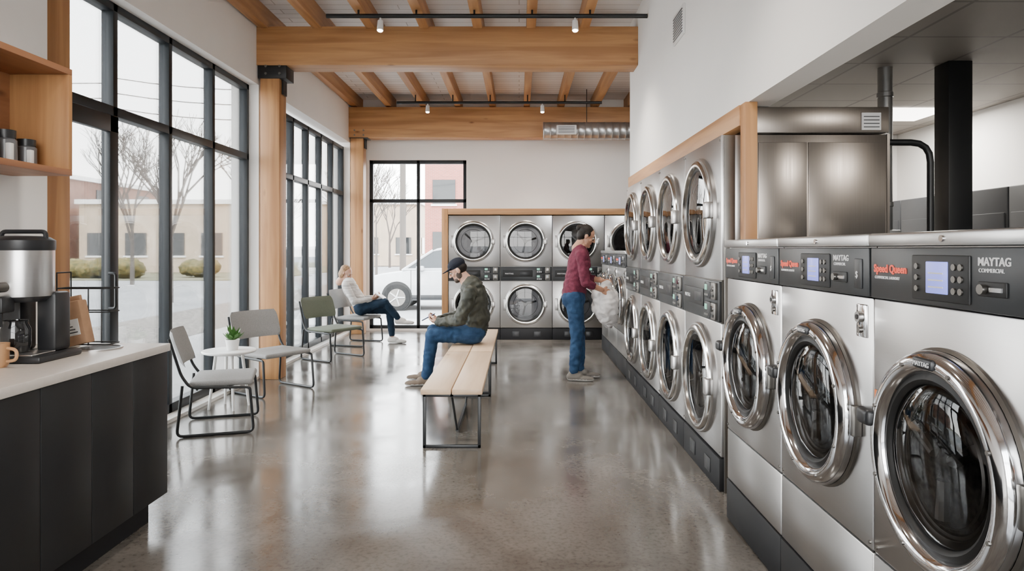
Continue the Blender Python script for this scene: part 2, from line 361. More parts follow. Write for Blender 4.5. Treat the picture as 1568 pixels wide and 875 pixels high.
# ------------------------------------------------------------------ machines
RX90 = Matrix.Rotation(math.radians(90), 4, 'X')
def TT(x, y, z): return Matrix.Translation((x,y,z)) @ RX90
def washer_mesh():
    q = B(); W = .742; H = 1.468; D = .85; g = .003
    q.box(g+.01, W-g-.01, .03, D, 0, .22, 'base', .004)
    q.box(g, W-g, 0, D, .22, .478, 'steel', .005); q.box(g, W-g, 0, D, .483, 1.268, 'steel', .006)
    q.box(g+.004, W-g-.004, .004, D-.01, .47, .49, 'rubber')
    q.box(g, W-g, .012, D, 1.27, 1.43, 'steel'); q.box(g+.004, W-g-.004, -.012, .02, 1.272, 1.425, 'panel', .004)
    q.box(g-.001, W-g+.001, -.018, D, 1.428, 1.468, 'steel', .008)
    q.cyl((W*.5,-.022,1.448),(W*.5,-.015,1.448),.009,'chrome',seg=12)
    q.box(g, W-g, -.004, .04, .01, .215, 'base', .003)
    q.text('Speed Queen', .032, 'red', TT(.028,-.013,1.352), bold=.0009)
    q.text('COMMERCIAL LAUNDRY', .012, 'white', TT(.034,-.013,1.332))
    q.box(.235,.475,-.018,-.01,1.285,1.405,'rubber',.004)
    q.box(.305,.395,-.021,-.015,1.305,1.388,'screen',.002)
    for i in range(3):
        q.box(.318,.38,-.0225,-.02,1.32+.018*i,1.324+.018*i,'white')
        for j in range(2): q.cyl((.42+.026*j,-.022,1.315+.03*i),(.42+.026*j,-.014,1.315+.03*i),.0085,'steeld',seg=12)
    for i in range(3): q.cyl((.262,-.022,1.315+.03*i),(.262,-.014,1.315+.03*i),.008,'steeld',seg=12)
    q.text('MAYTAG', .027, 'white', TT(.50,-.013,1.382), bold=.0006); q.text('COMMERCIAL', .0135, 'white', TT(.503,-.013,1.366))
    q.box(.505,.60,-.018,-.01,1.31,1.345,'rubber',.003); q.cyl((.53,-.03,1.327),(.53,-.014,1.327),.012,'steeld',seg=14); q.box(.55,.59,-.022,-.012,1.322,1.332,'chrome')
    q.box(.655,.70,-.018,-.01,1.295,1.39,'plastic',.003); q.text('$', .03,'white',TT(.665,-.0185,1.33))
    q.box(.648,.708,-.008,.01,1.14,1.245,'chrome',.004)
    q.cyl((.678,-.02,1.205),(.678,-.004,1.205),.017,'steel',seg=20); q.cyl((.678,-.022,1.205),(.678,-.018,1.205),.008,'rubber',seg=12)
    q.cyl((.678,-.016,1.163),(.678,-.004,1.163),.01,'steeld',seg=16)
    c = (W*.5-.005, 0, .868)
    q.lathe([(.298,.01),(.298,-.008),(.290,-.014)], c, 'steeld', 'Y', 64)
    q.lathe([(.288,-.010),(.291,-.026),(.288,-.042),(.277,-.056),(.262,-.062),(.248,-.060),(.237,-.052),(.230,-.038),(.227,-.02)], c, 'chrome', 'Y', 72)
    q.lathe([(.230,-.036),(.215,-.042),(.206,-.036),(.200,-.024)], c, 'rubber', 'Y', 64)
    q.lathe([(.204,-.03),(.19,-.038),(.16,-.048),(.10,-.056),(.04,-.059),(.0005,-.0595)], c, 'tglass', 'Y', 64)
    q.lathe([(.222,-.02),(.200,-.010),(.17,-.008)], c, 'steeld', 'Y', 64)
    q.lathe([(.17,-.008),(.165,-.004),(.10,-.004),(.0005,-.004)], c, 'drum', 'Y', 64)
    for rr in (.15,.178): q.lathe([(rr,-.010),(rr+.003,-.016),(rr+.006,-.010)], c, 'steeld', 'Y', 56)
    for i in range(3):
        a = i*2.094+.5; d = V((math.cos(a),0,math.sin(a))); pp = V(c)
        q.cyl(pp+d*.04+V((0,-.01,0)), pp+d*.14+V((0,-.01,0)), .016, 'steeld', .02, 10)
    for i in range(8):
        a = i*math.pi/4+.4; q.cyl((c[0]+.260*math.cos(a),-.065,c[2]+.260*math.sin(a)),(c[0]+.260*math.cos(a),-.056,c[2]+.260*math.sin(a)),.006,'steeld',seg=8)
    q.box(c[0]-.042,c[0]+.042,-.07,-.05,c[2]+.245,c[2]+.273,'plastic',.008); q.text('MAYTAG', .017,'white',TT(c[0]-.033,-.071,c[2]+.253))
    q.box(c[0]-.325,c[0]-.255,-.078,-.02,c[2]+.03,c[2]+.08,'plastic',.014,seg=3); q.box(c[0]-.335,c[0]-.31,-.06,0,c[2]+.035,c[2]+.075,'chrome',.006)
    q.box(c[0]+.28,c[0]+.31,-.03,0,c[2]-.05,c[2]+.05,'steeld',.006)
    q.box(.012,.055,-.002,.002,.90,.99,'white'); q.box(.012,.055,-.003,.001,.962,.99,'orange')
    q.box(.015,.05,-.002,.002,.805,.87,'white')
    for x in (.02,W-.02):
        q.cyl((x,-.004,.505),(x,.002,.505),.006,'steeld',seg=8)
    return q.mesh('front_load_washer')
wm = washer_mesh()
for i in range(4):
    place('front_load_washer', wm, (1.096, .628+.742*i+.742, 0), math.radians(-90))
for i in range(3):
    place('front_load_washer', wm, (1.18, 7.50+.742*i+.742, 0), math.radians(-90), (1,1,.955))

def dryer_mesh():
    q = B(); W = .87; H = 2.09; D = .95; g = .003
    q.box(g, W-g, -.01, .1, 0, .19, 'base', .004); q.box(g+.01,W-g-.01,.1,D,0,.2,'base')
    for x in (.2,.56): q.box(x,x+.12,-.016,-.008,.05,.14,'plastic',.004)
    q.box(g, W-g, 0, D, .20, .985, 'steel', .006); q.box(g, W-g, 0, D, 1.235, H, 'steel', .006)
    q.box(g, W-g, .004, D, .985, 1.235, 'steeld')
    q.box(g+.002, W-g-.002, -.012, .02, .99, 1.23, 'panel', .004)
    q.box(.04,.54,-.018,-.01,1.06,1.17,'rubber',.003)
    q.text('MAYTAG', .035,'white',TT(.08,-.019,1.10)); q.box(.33,.50,-.02,-.012,1.085,1.145,'plastic',.003)
    for z0 in (1.0,1.12):
        q.box(.60,.72,-.026,-.01,z0,z0+.10,'plastic',.004); q.box(.612,.66,-.029,-.02,z0+.05,z0+.085,'green',.002)
        for i in range(3): q.cyl((.62+.03*i,-.03,z0+.022),(.62+.03*i,-.024,z0+.022),.008,'steel',seg=10)
        q.box(.75,.83,-.03,-.01,z0,z0+.10,'steeld',.004); q.cyl((.79,-.038,z0+.065),(.79,-.028,z0+.065),.018,'chrome',seg=16); q.box(.765,.815,-.034,-.028,z0+.015,z0+.03,'rubber')
    for cz in (.595,1.655):
        c = (W*.5-.015, 0, cz)
        q.lathe([(.352,.01),(.352,-.018),(.345,-.026),(.336,-.028)], c, 'steel', 'Y', 72)
        q.lathe([(.338,-.024),(.334,-.038),(.324,-.046),(.310,-.049),(.298,-.046),(.290,-.036),(.284,-.018)], c, 'satin', 'Y', 72)
        q.lathe([(.286,-.024),(.274,-.028),(.264,-.022)], c, 'rubber', 'Y', 64)
        q.lathe([(.267,-.024),(.18,-.030),(.08,-.033),(.0005,-.034)], c, 'tglass', 'Y', 56)
        q.lathe([(.275,-.010),(.2,-.006),(.0005,-.004)], c, 'dglass', 'Y', 56)
        q.lathe([(.20,-.008),(.203,-.012),(.206,-.008)], c, 'steeld', 'Y', 56)
        for i in range(3):
            a = i*2.094+.3; d = V((math.cos(a),0,math.sin(a))); pp = V(c)+V((0,-.004,0))
            q.cyl(pp+d*.03, pp+d*.19, .014, 'steeld', .018, 8)
        q.sph((c[0],c[1]-.008,cz), (.035,.010,.035), 'steeld')
        q.box(c[0]+.30,c[0]+.365,-.07,-.02,cz-.05,cz+.05,'steel',.01)
        q.box(c[0]-.375,c[0]-.325,-.04,0,cz-.10,cz+.10,'steel',.006)
    for z in (.23,2.06):
        for x in (.02,W-.02): q.cyl((x,-.004,z),(x,.002,z),.006,'steeld',seg=8)
    return q.mesh('stacked_tumble_dryer')
dm = dryer_mesh()
for i in range(4):
    place('stacked_tumble_dryer', dm, (1.18, 3.985+.872*i+.872, 0), math.radians(-90))
for i in range(4):
    place('stacked_tumble_dryer', dm, (-1.115+.818*i, 10.72, 0), 0, (.94,.9,.933))
q = B(); q.box(-1.215,-1.118,10.70,11.9,0,2.06,'wz',.004); q.box(-1.118,2.2,10.70,11.9,1.965,2.06,'wx',.004); q.done('trim_3')
q = B(); 
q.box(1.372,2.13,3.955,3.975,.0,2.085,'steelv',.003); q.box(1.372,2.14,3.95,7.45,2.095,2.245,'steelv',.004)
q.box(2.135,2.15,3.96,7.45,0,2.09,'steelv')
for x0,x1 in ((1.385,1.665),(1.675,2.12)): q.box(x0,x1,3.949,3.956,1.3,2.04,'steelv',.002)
q.box(1.98,2.09,3.942,3.95,2.11,2.21,'white'); 
for i in range(4): q.box(1.99,2.08,3.939,3.943,2.125+.02*i,2.13+.02*i,'locker')
q.box(1.193,1.255,3.965,3.98,.0,2.085,'steeld',.002)
q.done('dryer_enclosure')
q = B(); q.cyl((2.68,5.0,0),(2.68,5.0,2.75),.05,'galv',seg=24)
for z in (.6,1.3,1.75,2.2,2.55): q.lathe([(.051,-.02),(.056,-.015),(.056,.015),(.051,.02)],(2.68,5.0,z),'galv','Z',24)
q.box(2.60,2.76,4.92,5.08,1.50,1.56,'galv',.01); q.done('exhaust_pipe')
q = B(); q.tube([(2.155,4.15,2.07),(2.50,4.15,2.07),(2.50,4.15,0.0)],.02,'black',.12,12); q.cyl((2.152,4.15,2.07),(2.18,4.15,2.07),.032,'black'); q.done('vent_hose')
q = B(); q.box(3.02,3.19,4.8,4.97,0,2.75,'black',.006); q.done('steel_column')
q = B()
for i in range(12):
    y = -1.5+.78*i; q.box(3.95,4.395,y,y+.77,0,1.93,'locker',.01); q.box(3.94,3.952,y+.03,y+.74,.08,1.72,'locker',.006)
    q.box(3.93,3.945,y+.08,y+.10,1.0,1.15,'steel')
q.done('storage_lockers')
q = B(); q.box(3.45,4.05,6.4,7.0,2.735,2.749,'lampw',.003); q.box(2.6,3.2,1.2,1.8,2.735,2.749,'lampw',.003); q.done('troffer_and_fill_light')  # first panel is the utility room troffer; second is added out of view as fill
q = B(); q.tube([(2.3,4.4,1.42),(2.42,4.4,1.50),(2.55,4.4,1.46),(2.62,4.4,1.5)],.03,'rubber',.05); q.box(2.28,2.45,4.3,4.6,0,1.42,'locker',.02); q.done('water_valve_box')

q = B(); q.box(1.274,1.29,5.30,5.66,3.10,3.34,'whitep',.004)
for i in range(9): q.box(1.268,1.28,5.33,5.63,3.125+.022*i,3.133+.022*i,'jar')
q.done('wall_vent')
q = B(); 
pr = [(.0005,0),(.14,0)]
x = 0
while x < 3.9: pr += [(.14,x),(.146,x+.01),(.14,x+.02)]; x += .11
q.lathe(pr,(.39,11.12,3.35),'galv','X',36)
q.box(.60,.92,10.96,11.02,3.27,3.42,'whitep',.006)
for i in range(5): q.box(.63,.89,10.952,10.962,3.29+.024*i,3.298+.024*i,'jar')
for xx in (1.1,2.4): q.cyl((xx,11.12,3.48),(xx,11.12,4.03),.006,'black')
q.done('spiral_duct')
def track(y, z, x0, xs, x1=1.283, e=260):
    q = B(); q.cyl((x0,y,z),(x1,y,z),.022,'black',seg=14)
    for xx in (-1.61,-1.03,-.45,.13,.71): q.cyl((xx,y,z),(xx,y,3.819),.01,'black')
    for xx in xs:
        q.cyl((xx,y,z-.02),(xx,y,z-.05),.010,'whitep'); q.cyl((xx,y,z-.05),(xx,y-.02,z-.15),.028,'whitep',.033,20)
        q.cyl((xx,y-.020,z-.152),(xx,y-.021,z-.155),.027,'lamp',seg=20)
    q.done('track_light')
    for xx in xs:
        l = bpy.data.lights.new('track_spot','SPOT'); l.energy = e; l.spot_size = math.radians(110); l.spot_blend = .9; l.color = (1,.92,.82); l.shadow_soft_size = .1
        o = link(bpy.data.objects.new('track_spot', l)); o.location = (xx,y-.03,z-.19)
track(6.84, 3.76, -1.93, [-1.39,.56]); track(10.6, 3.70, -1.9, [-1.42,.36]); track(3.2,3.76,-1.9,[-1.2,.4],e=180)

# ------------------------------------------------------------------ counter etc
q = B(); cx = -1.838
q.box(-2.528,cx,0.2,3.60,.885,.925,'stone',.004)
q.box(-2.528,cx-.09,.2,3.55,0,.14,'base')
for i in range(11):
    y1 = 3.592-.318*i; q.box(-2.45,cx-.012,y1-.314,y1,.14,.882,'counter',.003)
q.box(-2.528,-2.44,.2,3.59,.0,.885,'counter')
q.done('coffee_counter')
q = B(); q.lathe([(.112,.0),(.112,.006),(.10,.006),(.098,.0),(.098,.002)],(-2.10,3.40,.9255),'steel'); q.lathe([(.099,.002),(.0005,.002)],(-2.10,3.40,.9255),'hole'); q.done('counter_trash_opening')
q = B(); 
q.box(-2.528,-2.225,1.2,3.40,2.285,2.315,'oakx',.002); q.box(-2.528,-2.225,1.2,3.40,1.785,1.815,'oakx',.002)
q.box(-2.528,-2.225,3.37,3.40,1.815,2.285,'wz',.002); q.box(-2.528,-2.225,1.2,1.23,1.815,2.285,'wz',.002); q.box(-2.528,-2.225,2.2,2.23,1.815,2.285,'wz',.002)
q.box(-2.528,-2.515,1.2,3.4,1.8,2.3,'oakx')
q.done('wall_shelf')
def jar(x,y,r,h):
    q = B(); q.lathe([(.0005,0),(r,0),(r*1.02,.01),(r,h*.7),(r*.8,h*.75),(r*.8,h*.78)],(x,y,1.815),'jar','Z',24)
    q.lathe([(r*.9,h*.76),(r*.92,h),(.0005,h)],(x,y,1.815),'plastic','Z',24); q.box(x+.0,x+r*1.04,y-r*.8,y-r*.2,1.83,1.815+h*.6,'whitep',.003); q.done('storage_jar')
jar(-2.36,3.27,.042,.13); jar(-2.37,3.15,.045,.155); jar(-2.36,3.02,.042,.13); jar(-2.37,2.88,.045,.15)
q = B(); ox, oy, oz = -2.235, 3.08, .925
q.box(ox-.14,ox+.17,oy-.14,oy+.15,oz,oz+.03,'plastic',.01); q.box(ox-.1,ox+.13,oy-.13,oy+.02,oz+.03,oz+.038,'steel',.003)
q.box(ox+.04,ox+.13,oy+.02,oy+.13,oz+.03,oz+.30,'plastic',.015); q.box(ox-.12,ox-.03,oy+.02,oy+.13,oz+.03,oz+.30,'plastic',.015)
q.lathe([(.0005,.26),(.085,.26),(.11,.28),(.116,.29)],(ox,oy,oz),'plastic'); q.lathe([(.116,.285),(.118,.30),(.118,.49),(.116,.50)],(ox,oy,oz),'steel')
q.lathe([(.119,.49),(.122,.50),(.122,.535),(.10,.55),(.07,.555),(.0005,.555)],(ox,oy,oz),'plastic')
q.box(ox-.03,ox+.03,oy-.17,oy-.09,oz+.22,oz+.29,'plastic',.01); q.cyl((ox,oy-.145,oz+.16),(ox,oy-.145,oz+.22),.012,'plastic'); q.cyl((ox+.0,oy-.17,oz+.33),(ox,oy-.11,oz+.33),.022,'steeld')
q.tube([(ox-.10,oy,oz+.53),(ox-.10,oy,oz+.575),(ox+.10,oy,oz+.575),(ox+.10,oy,oz+.53)],.010,'plastic',.03)
q.lathe([(.0005,0),(.05,0),(.058,.03),(.058,.1),(.045,.13),(.047,.14)],(ox+.0,oy-.05,oz+.04),'dglass')
q.done('coffee_brewer')
q = B(); q.lathe([(.0005,0),(.036,0),(.044,.012),(.046,.09),(.047,.1),(.042,.1),(.040,.02),(.0005,.02)],(-2.19,2.86,.925),'mug')
q.tube([(-2.148,2.86,1.005),(-2.105,2.86,1.0),(-2.105,2.86,.955),(-2.148,2.86,.95)],.007,'mug',.02); q.done('coffee_mug')
q = B(); a0,a1,b0,b1 = -2.36,-2.09,3.47,3.58
for z in (.935,1.10,1.22):
    q.tube([(a0,b0,z),(a1,b0,z),(a1,b1,z),(a0,b1,z)],.0035,'black',.02,8,closed=True)
for x in (a0+.01,a1-.1):
    for y in (b0,b1): q.tube([(x,y,.928),(x,y,1.30 if x<a0+.05 else 1.22)],.0035,'black',0,8)
q.tube([(a0+.01,b0,1.30),(a0+.01,b1,1.30)],.0035,'black',0,8)
for (xx,yy) in ((-2.30,3.525),):
    for i in range(4): q.lathe([(.028,.0),(.036,.085),(.038,.09),(.034,.09),(.0005,.01)],(xx,yy,.93+.028*i),'whitep','Z',20)
q.done('wire_rack')
q = B(); T = Matrix.Translation((-2.27,3.42,.927)) @ Matrix.Rotation(math.radians(-12),4,'Y')
q.box(0,.13,-.035,.035,0,.22,'kraft',.008,T=T); q.box(.02,.11,-.038,-.034,.05,.13,'whitep',T=T); q.box(.005,.125,-.01,.01,.215,.245,'kraft',.003,T=T)
for i in range(4): q.box(.03,.10-.01*i,-.04,-.037,.062+.015*i,.067+.015*i,'plastic',T=T)
q.done('coffee_bag')

# ------------------------------------------------------------------ furniture
def chair_mesh(seat):
    q = B()
    q.box(-.29,.29,-.27,.22,.395,.445,seat,.022,seg=4)
    vs=[]; fs=[]; n=14; J=9
    for side in (0,1):
        for j in range(J):
            t=j/(J-1); z = .56+.29*t; hw=.30*(1-.10*abs(2*t-1)**5)
            for i in range(n+1):
                u = -1+2*i/n; e=max(abs(u),abs(2*t-1)); th=.018*(1-e**6)
                yy = .29+.10*t - .05*u*u + (th if side else -th)
                vs.append((u*hw, yy, z))
    L = J*(n+1)
    for side in (0,1):
        for j in range(J-1):
            for i in range(n):
                a = side*L+j*(n+1)+i; fs.append((a,a+1,a+n+2,a+n+1))
    q.add(vs,fs,seat)
    for s in (-1,1):
        q.tube([(s*.29,.36,.80),(s*.30,.27,.50),(s*.31,.20,.40),(s*.31,-.20,.385),(s*.31,-.25,.38),(s*.315,-.28,.0125),(s*.315,.30,.0125),(s*.305,.26,.42)],.0122,'black',.05,10)
    q.tube([(-.31,-.1,.385),(.31,-.1,.385)],.010,'black',0); q.tube([(-.31,.15,.385),(.31,.15,.385)],.010,'black',0)
    return q.mesh('lounge_chair')
cg = chair_mesh('grey_seat'); cgr = chair_mesh('green_seat')
def chair(me, x, y, fx, fy, sc=.93):
    a = math.atan2(fy, fx) + math.pi/2
    return place('lounge_chair', me, (x,y,0), a, sc)
chair(cg, -2.39, 5.48, .95, .30)
chair(cg, -2.47, 6.85, .84, -.54)
chair(cgr, -2.42, 8.90, .86, -.5)
chair(cg, -2.43, 10.25, .97, -.25, .96)
q = B(); tx, ty = -2.60, 6.12
q.lathe([(.0005,0),(.20,0),(.225,.008),(.23,.02),(.225,.028),(.0005,.028)],(tx,ty,.49),'whitep')
for i in range(4):
    a = i*math.pi/2+.6; q.cyl((tx+.11*math.cos(a),ty+.11*math.sin(a),.49),(tx+.17*math.cos(a),ty+.17*math.sin(a),0),.014,'whitep',.011)
q.box(tx-.1,tx+.1,ty-.01,ty+.01,.46,.485,'whitep'); q.done('side_table')
q = B(); q.lathe([(.0005,0),(.045,0),(.06,.09),(.062,.095),(.056,.095),(.05,.08),(.0005,.08)],(tx+.03,ty,.518),'whitep')
for i in range(70):
    a = random.uniform(0,6.28); t = random.uniform(.1,1.15); L = random.uniform(.06,.13)
    d = V((math.cos(a)*math.sin(t),math.sin(a)*math.sin(t),math.cos(t))); p0 = V((tx+.03,ty,.598)); s = d.cross(V((0,0,1))).normalized()*.013
    q.add([p0,p0+d*L*.5+s,p0+d*L,p0+d*L*.5-s],[(0,1,2,3)],'leaf')
    q.add([p0+d*L*.4,p0+d*L*.8+s*1.3+V((0,0,.01)),p0+d*L*1.1+V((0,0,.01)),p0+d*L*.8-s*1.3],[(0,1,2,3)],'leaf')
q.done('potted_plant')
def bench(y0, y1):
    q = B(); xa, xb = -.70, -.262; top = .425
    xm = (xa+xb)/2
    q.box(xa,xm-.004,y0,y1,top-.038,top,'bench',.004); q.box(xm+.004,xb,y0,y1,top-.038,top,'bench',.004)
    for y in (y0+.03,y1-.05):
        q.box(xa+.012,xa+.034,y,y+.022,0,top-.038,'black',.002); q.box(xb-.034,xb-.012,y,y+.022,0,top-.038,'black',.002)
        q.box(xa+.012,xb-.012,y,y+.022,.0,.022,'black',.002); q.box(xa+.012,xb-.012,y,y+.022,top-.06,top-.038,'black',.002)
    q.box(xm-.01,xm+.01,y0+.03,y1-.03,top-.06,top-.038,'black')
    q.tube([(xm,y0+.04,top-.05),(xm,y0+.45,.02)],.009,'black',0); q.tube([(xm,y1-.04,top-.05),(xm,y1-.45,.02)],.009,'black',0)
    q.box(xm-.01,xm+.01,y0+.44,y1-.44,.01,.03,'black')
    q.done('slatted_bench')
bench(4.84,6.62); bench(6.66,8.5)
# ------------------------------------------------------------------ people
def cap(l,p0,r0,p1,r1,fa=None,ff=1.): return dict(l=l,t='c',a=V(p0),ra=r0,b=V(p1),rb=r1,fa=(V(fa).normalized() if fa is not None else None),ff=ff)
def ell(l,c,R,rad): return dict(l=l,t='e',c=V(c),R=R,rad=rad)
def prim_mesh(p):
    vs=[];fs=[];seg=20
    if p['t']=='e':
        q=B(); q.sph((0,0,0),1,'x',20); vs=[p['c']+p['R']@V((v[0]*p['rad'][0],v[1]*p['rad'][1],v[2]*p['rad'][2])) for v in q.v]; return vs,q.f
    a,b=p['a'],p['b']; d=(b-a); d=d.normalized() if d.length>1e-6 else V((0,0,1)); u=d.orthogonal().normalized(); w=d.cross(u)
    rings=[]
    for k in range(1,6): ph=math.pi/2*(k/5); rings.append((a-d*p['ra']*math.cos(ph),p['ra']*math.sin(ph),a))
    for k in range(1,5): t=k/5; rings.append((a.lerp(b,t),p['ra']*(1-t)+p['rb']*t,a.lerp(b,t)))
    for k in range(5,0,-1): ph=math.pi/2*(k/5); rings.append((b+d*p['rb']*math.cos(ph),p['rb']*math.sin(ph),b))
    def fl(v,c):
        if p['fa'] is None: return v
        o=v-c; return v+p['fa']*((p['ff']-1)*o.dot(p['fa']))
    vs.append(fl(a-d*p['ra'],a))
    for c,r,cc in rings:
        for i in range(seg):
            t=2*math.pi*i/seg; vs.append(fl(c+u*math.cos(t)*r+w*math.sin(t)*r,cc))
    vs.append(fl(b+d*p['rb'],b)); n=len(rings); L=len(vs)-1
    for i in range(seg): fs.append((0,1+(i+1)%seg,1+i)); fs.append((L,L-seg+i,L-seg+(i+1)%seg))
    for j in range(n-1):
        for i in range(seg): A=1+j*seg; fs.append((A+i,A+(i+1)%seg,A+seg+(i+1)%seg,A+seg+i))
    return vs,fs
def pdist(p,P):
    if p['t']=='e':
        R=np.array(p['R']); q=(P-np.array(p['c']))@R; rad=np.array(p['rad']); return (np.linalg.norm(q/rad,axis=1)-1)*rad.min()
    a=np.array(p['a']); d=np.array(p['b'])-a; t=np.clip(((P-a)@d)/max(d@d,1e-9),0,1); o=P-(a+t[:,None]*d)
    if p['fa'] is not None:
        fa=np.array(p['fa']); o=o+np.outer((o@fa)*(1/p['ff']-1),fa)
    return np.linalg.norm(o,axis=1)-(p['ra']*(1-t)+p['rb']*t)
def fuse(q, prims, vox, mats, smooth=3, folds=None, ground=None):
    bm=B()
    for p in prims: vs,fs=prim_mesh(p); bm.add(vs,fs,'white')
    me=bm.mesh('tmp',180); o=link(bpy.data.objects.new('tmp',me))
    r=o.modifiers.new('r','REMESH'); r.mode='VOXEL'; r.voxel_size=vox
    if smooth: s=o.modifiers.new('s','SMOOTH'); s.factor=.5; s.iterations=smooth
    bpy.context.view_layer.update()
    em=bpy.data.meshes.new_from_object(o.evaluated_get(bpy.context.evaluated_depsgraph_get()))
    n=len(em.vertices); co=np.empty(n*3); em.vertices.foreach_get('co',co); co=co.reshape(-1,3)
    def labels(P):
        D=np.stack([pdist(p,P) for p in prims]); return D.argmin(0)
    if folds:
        lv=labels(co); nr=[v.normal.copy() for v in em.vertices]
        for i,v in enumerate(em.vertices):
            a=folds.get(prims[lv[i]]['l'])
            if a:
                c=v.co; w_=V((c.x*8,c.y*8,c.z*15)); f=(1-2.2*abs(noise.noise(w_+V((noise.noise(c*6),0,noise.noise(c*7+V((5,5,5))))))))*.7+.45*noise.noise(c*30)
                v.co=c+nr[i]*a*f
    fc=np.array([p.center for p in em.polygons]); lf=labels(fc)
    o0=len(q.v); q.v+= [tuple(v.co) for v in em.vertices]
    for p,l in zip(em.polygons,lf):
        L=prims[l]['l']
        if ground is not None and L=='shoe' and p.center[2]<ground+.022: L='sole'
        q.f.append(tuple(o0+a for a in p.vertices)); q.m.append(q.mi(mats.get(L,L)))
    bpy.data.objects.remove(o); bpy.data.meshes.remove(em); bpy.data.meshes.remove(me)
def hand(w,d,n,side,curl=.6,sc=1.):
    w=V(w); d=V(d).normalized(); n=V(n); n=(n-d*n.dot(d)).normalized(); s=d.cross(n)
    if s.dot(V(side))<0: s=-s
    P=[]; R=Matrix((s,n,d)).transposed()
    P.append(ell('skin',w+d*.048*sc,R,(.036*sc,.014*sc,.05*sc)))
    P.append(cap('skin',w-d*.03,.024*sc,w+d*.015,.022*sc,n,.75))
    for i,L in enumerate((.074,.082,.076,.060)):
        off=(1.5-i)*.0205*sc; base=w+d*(.088-(.006 if i in(0,) else (.012 if i==3 else 0)))*sc+s*off
        P.append(cap('skin',w+d*.02*sc+s*off*.7,.012*sc,base,.0105*sc))
        p=base; ang=0
        for k,fr in enumerate((.46,.30,.24)):
            ang+=curl*(.7,.95,.6)[k]; dd=(d*math.cos(ang)+n*math.sin(ang)+s*off*1.2).normalized(); p2=p+dd*L*fr*sc
            P.append(cap('skin',p,(.0098-.001*k)*sc,p2,(.0092-.001*k)*sc)); p=p2
    b0=w+d*.028*sc+s*.026*sc; b1=b0+(d*.6+s*.65+n*.4).normalized()*.042*sc; b2=b1+(d*.85+s*.15+n*.5).normalized()*.030*sc; b3=b2+(d*.8-s*.1+n*.6).normalized()*.024*sc
    P+= [cap('skin',b0,.014*sc,b1,.011*sc),cap('skin',b1,.011*sc,b2,.010*sc),cap('skin',b2,.0098*sc,b3,.0085*sc)]
    return P
def head(q,c,f,u,mats,hair,sc=1.,extra=None):
    c=V(c); f=V(f).normalized(); u=V(u); u=(u-f*u.dot(f)).normalized(); r=f.cross(u)
    R=Matrix((r,f,u)).transposed()
    def L(x,y,z): return c+(r*x+f*y+u*z)*sc
    E=lambda l,x,y,z,a,b_,d: ell(l,L(x,y,z),R,(a*sc,b_*sc,d*sc))
    C=lambda l,p,ra,p2,rb: cap(l,L(*p),ra*sc,L(*p2),rb*sc)
    P=[E('skin',0,-.012,.035,.074,.092,.082),E('skin',0,.018,-.035,.056,.066,.074),C('skin',(-.03,.03,-.08),.024,(0,.068,-.092),.020),C('skin',(.03,.03,-.08),.024,(0,.068,-.092),.020),
       C('skin',(0,.085,.018),.009,(0,.107,-.020),.012),E('skin',-.011,.094,-.024,.009,.011,.008),E('skin',.011,.094,-.024,.009,.011,.008),
       C('skin',(-.036,.070,.030),.012,(.036,.070,.030),.012),E('skin',-.036,.056,-.018,.022,.022,.022),E('skin',.036,.056,-.018,.022,.022,.022),
       E('skin',-.076,-.008,-.004,.009,.019,.031),E('skin',.076,-.008,-.004,.009,.019,.031),
       C('lip',(-.018,.078,-.052),.0065,(.018,.078,-.052),.0065),C('lip',(-.014,.077,-.061),.007,(.014,.077,-.061),.007),
       C('skin',(0,-.02,-.07),.054,(0,-.045,-.17),.056)]
    P+=[h(E,C) if callable(h) else h for h in hair]
    fuse(q,P,.0045,mats,2)
    for s in (-1,1):
        q.sph(L(s*.030,.075,.008),.0115*sc,'eyew',12); q.sph(L(s*.030,.0825,.005),.0065*sc,'iris',10)
        for k in range(3):
            q.sph(L(s*(.020+.011*k),.0835-.002*k,.030-.001*k),(.009*sc,.006*sc,.004*sc),mats.get('brow','hairb'),8)
def arm(P,l,sh,el,wr,r=(.058,.046,.044,.031),skin_from=None):
    sh,el,wr=V(sh),V(el),V(wr)
    P.append(cap(l,sh,r[0],el,r[1]))
    if skin_from is None: P.append(cap(l,el,r[2],wr,r[3]))
    else:
        m_=el.lerp(wr,skin_from); P.append(cap(l,el,r[2],m_,r[3]*1.25)); P.append(cap('skin',el.lerp(wr,skin_from*.8),r[3]*1.05,wr,r[3]*.85))
def leg(P,hip,kn,an,toe=None,r=(.092,.064,.060,.046),l='pants',hem=.93):
    hip,kn,an=V(hip),V(kn),V(an)
    P.append(cap(l,hip,r[0],kn,r[1])); P.append(cap(l,kn,r[2],an.lerp(kn,.30),r[2]*.92)); P.append(cap(l,kn.lerp(an,.5),r[2]*.9,kn.lerp(an,hem),r[3]))
    P.append(cap('ankle',kn.lerp(an,.85),.036,an,.035))
def foot(P,an,toe,z=0.):
    an,toe=V(an),V(toe); d=(toe-an); d.z=0; d.normalize()
    h=V((an.x,an.y,0))-d*.035; n=V((0,0,1))
    tz=lambda p,hh: V((p.x,p.y,z+hh))
    P.append(cap('shoe',tz(h,.045),.042,tz(h+d*.09,.050),.046)); P.append(cap('shoe',tz(h,.030),.036,tz(h+d*.17,.030),.046,n,.68)); P.append(cap('shoe',tz(h+d*.17,.030),.046,tz(h+d*.225,.027),.036,n,.68))
    P.append(cap('shoe',tz(h+d*.02,.08),.040,tz(h+d*.10,.055),.038))

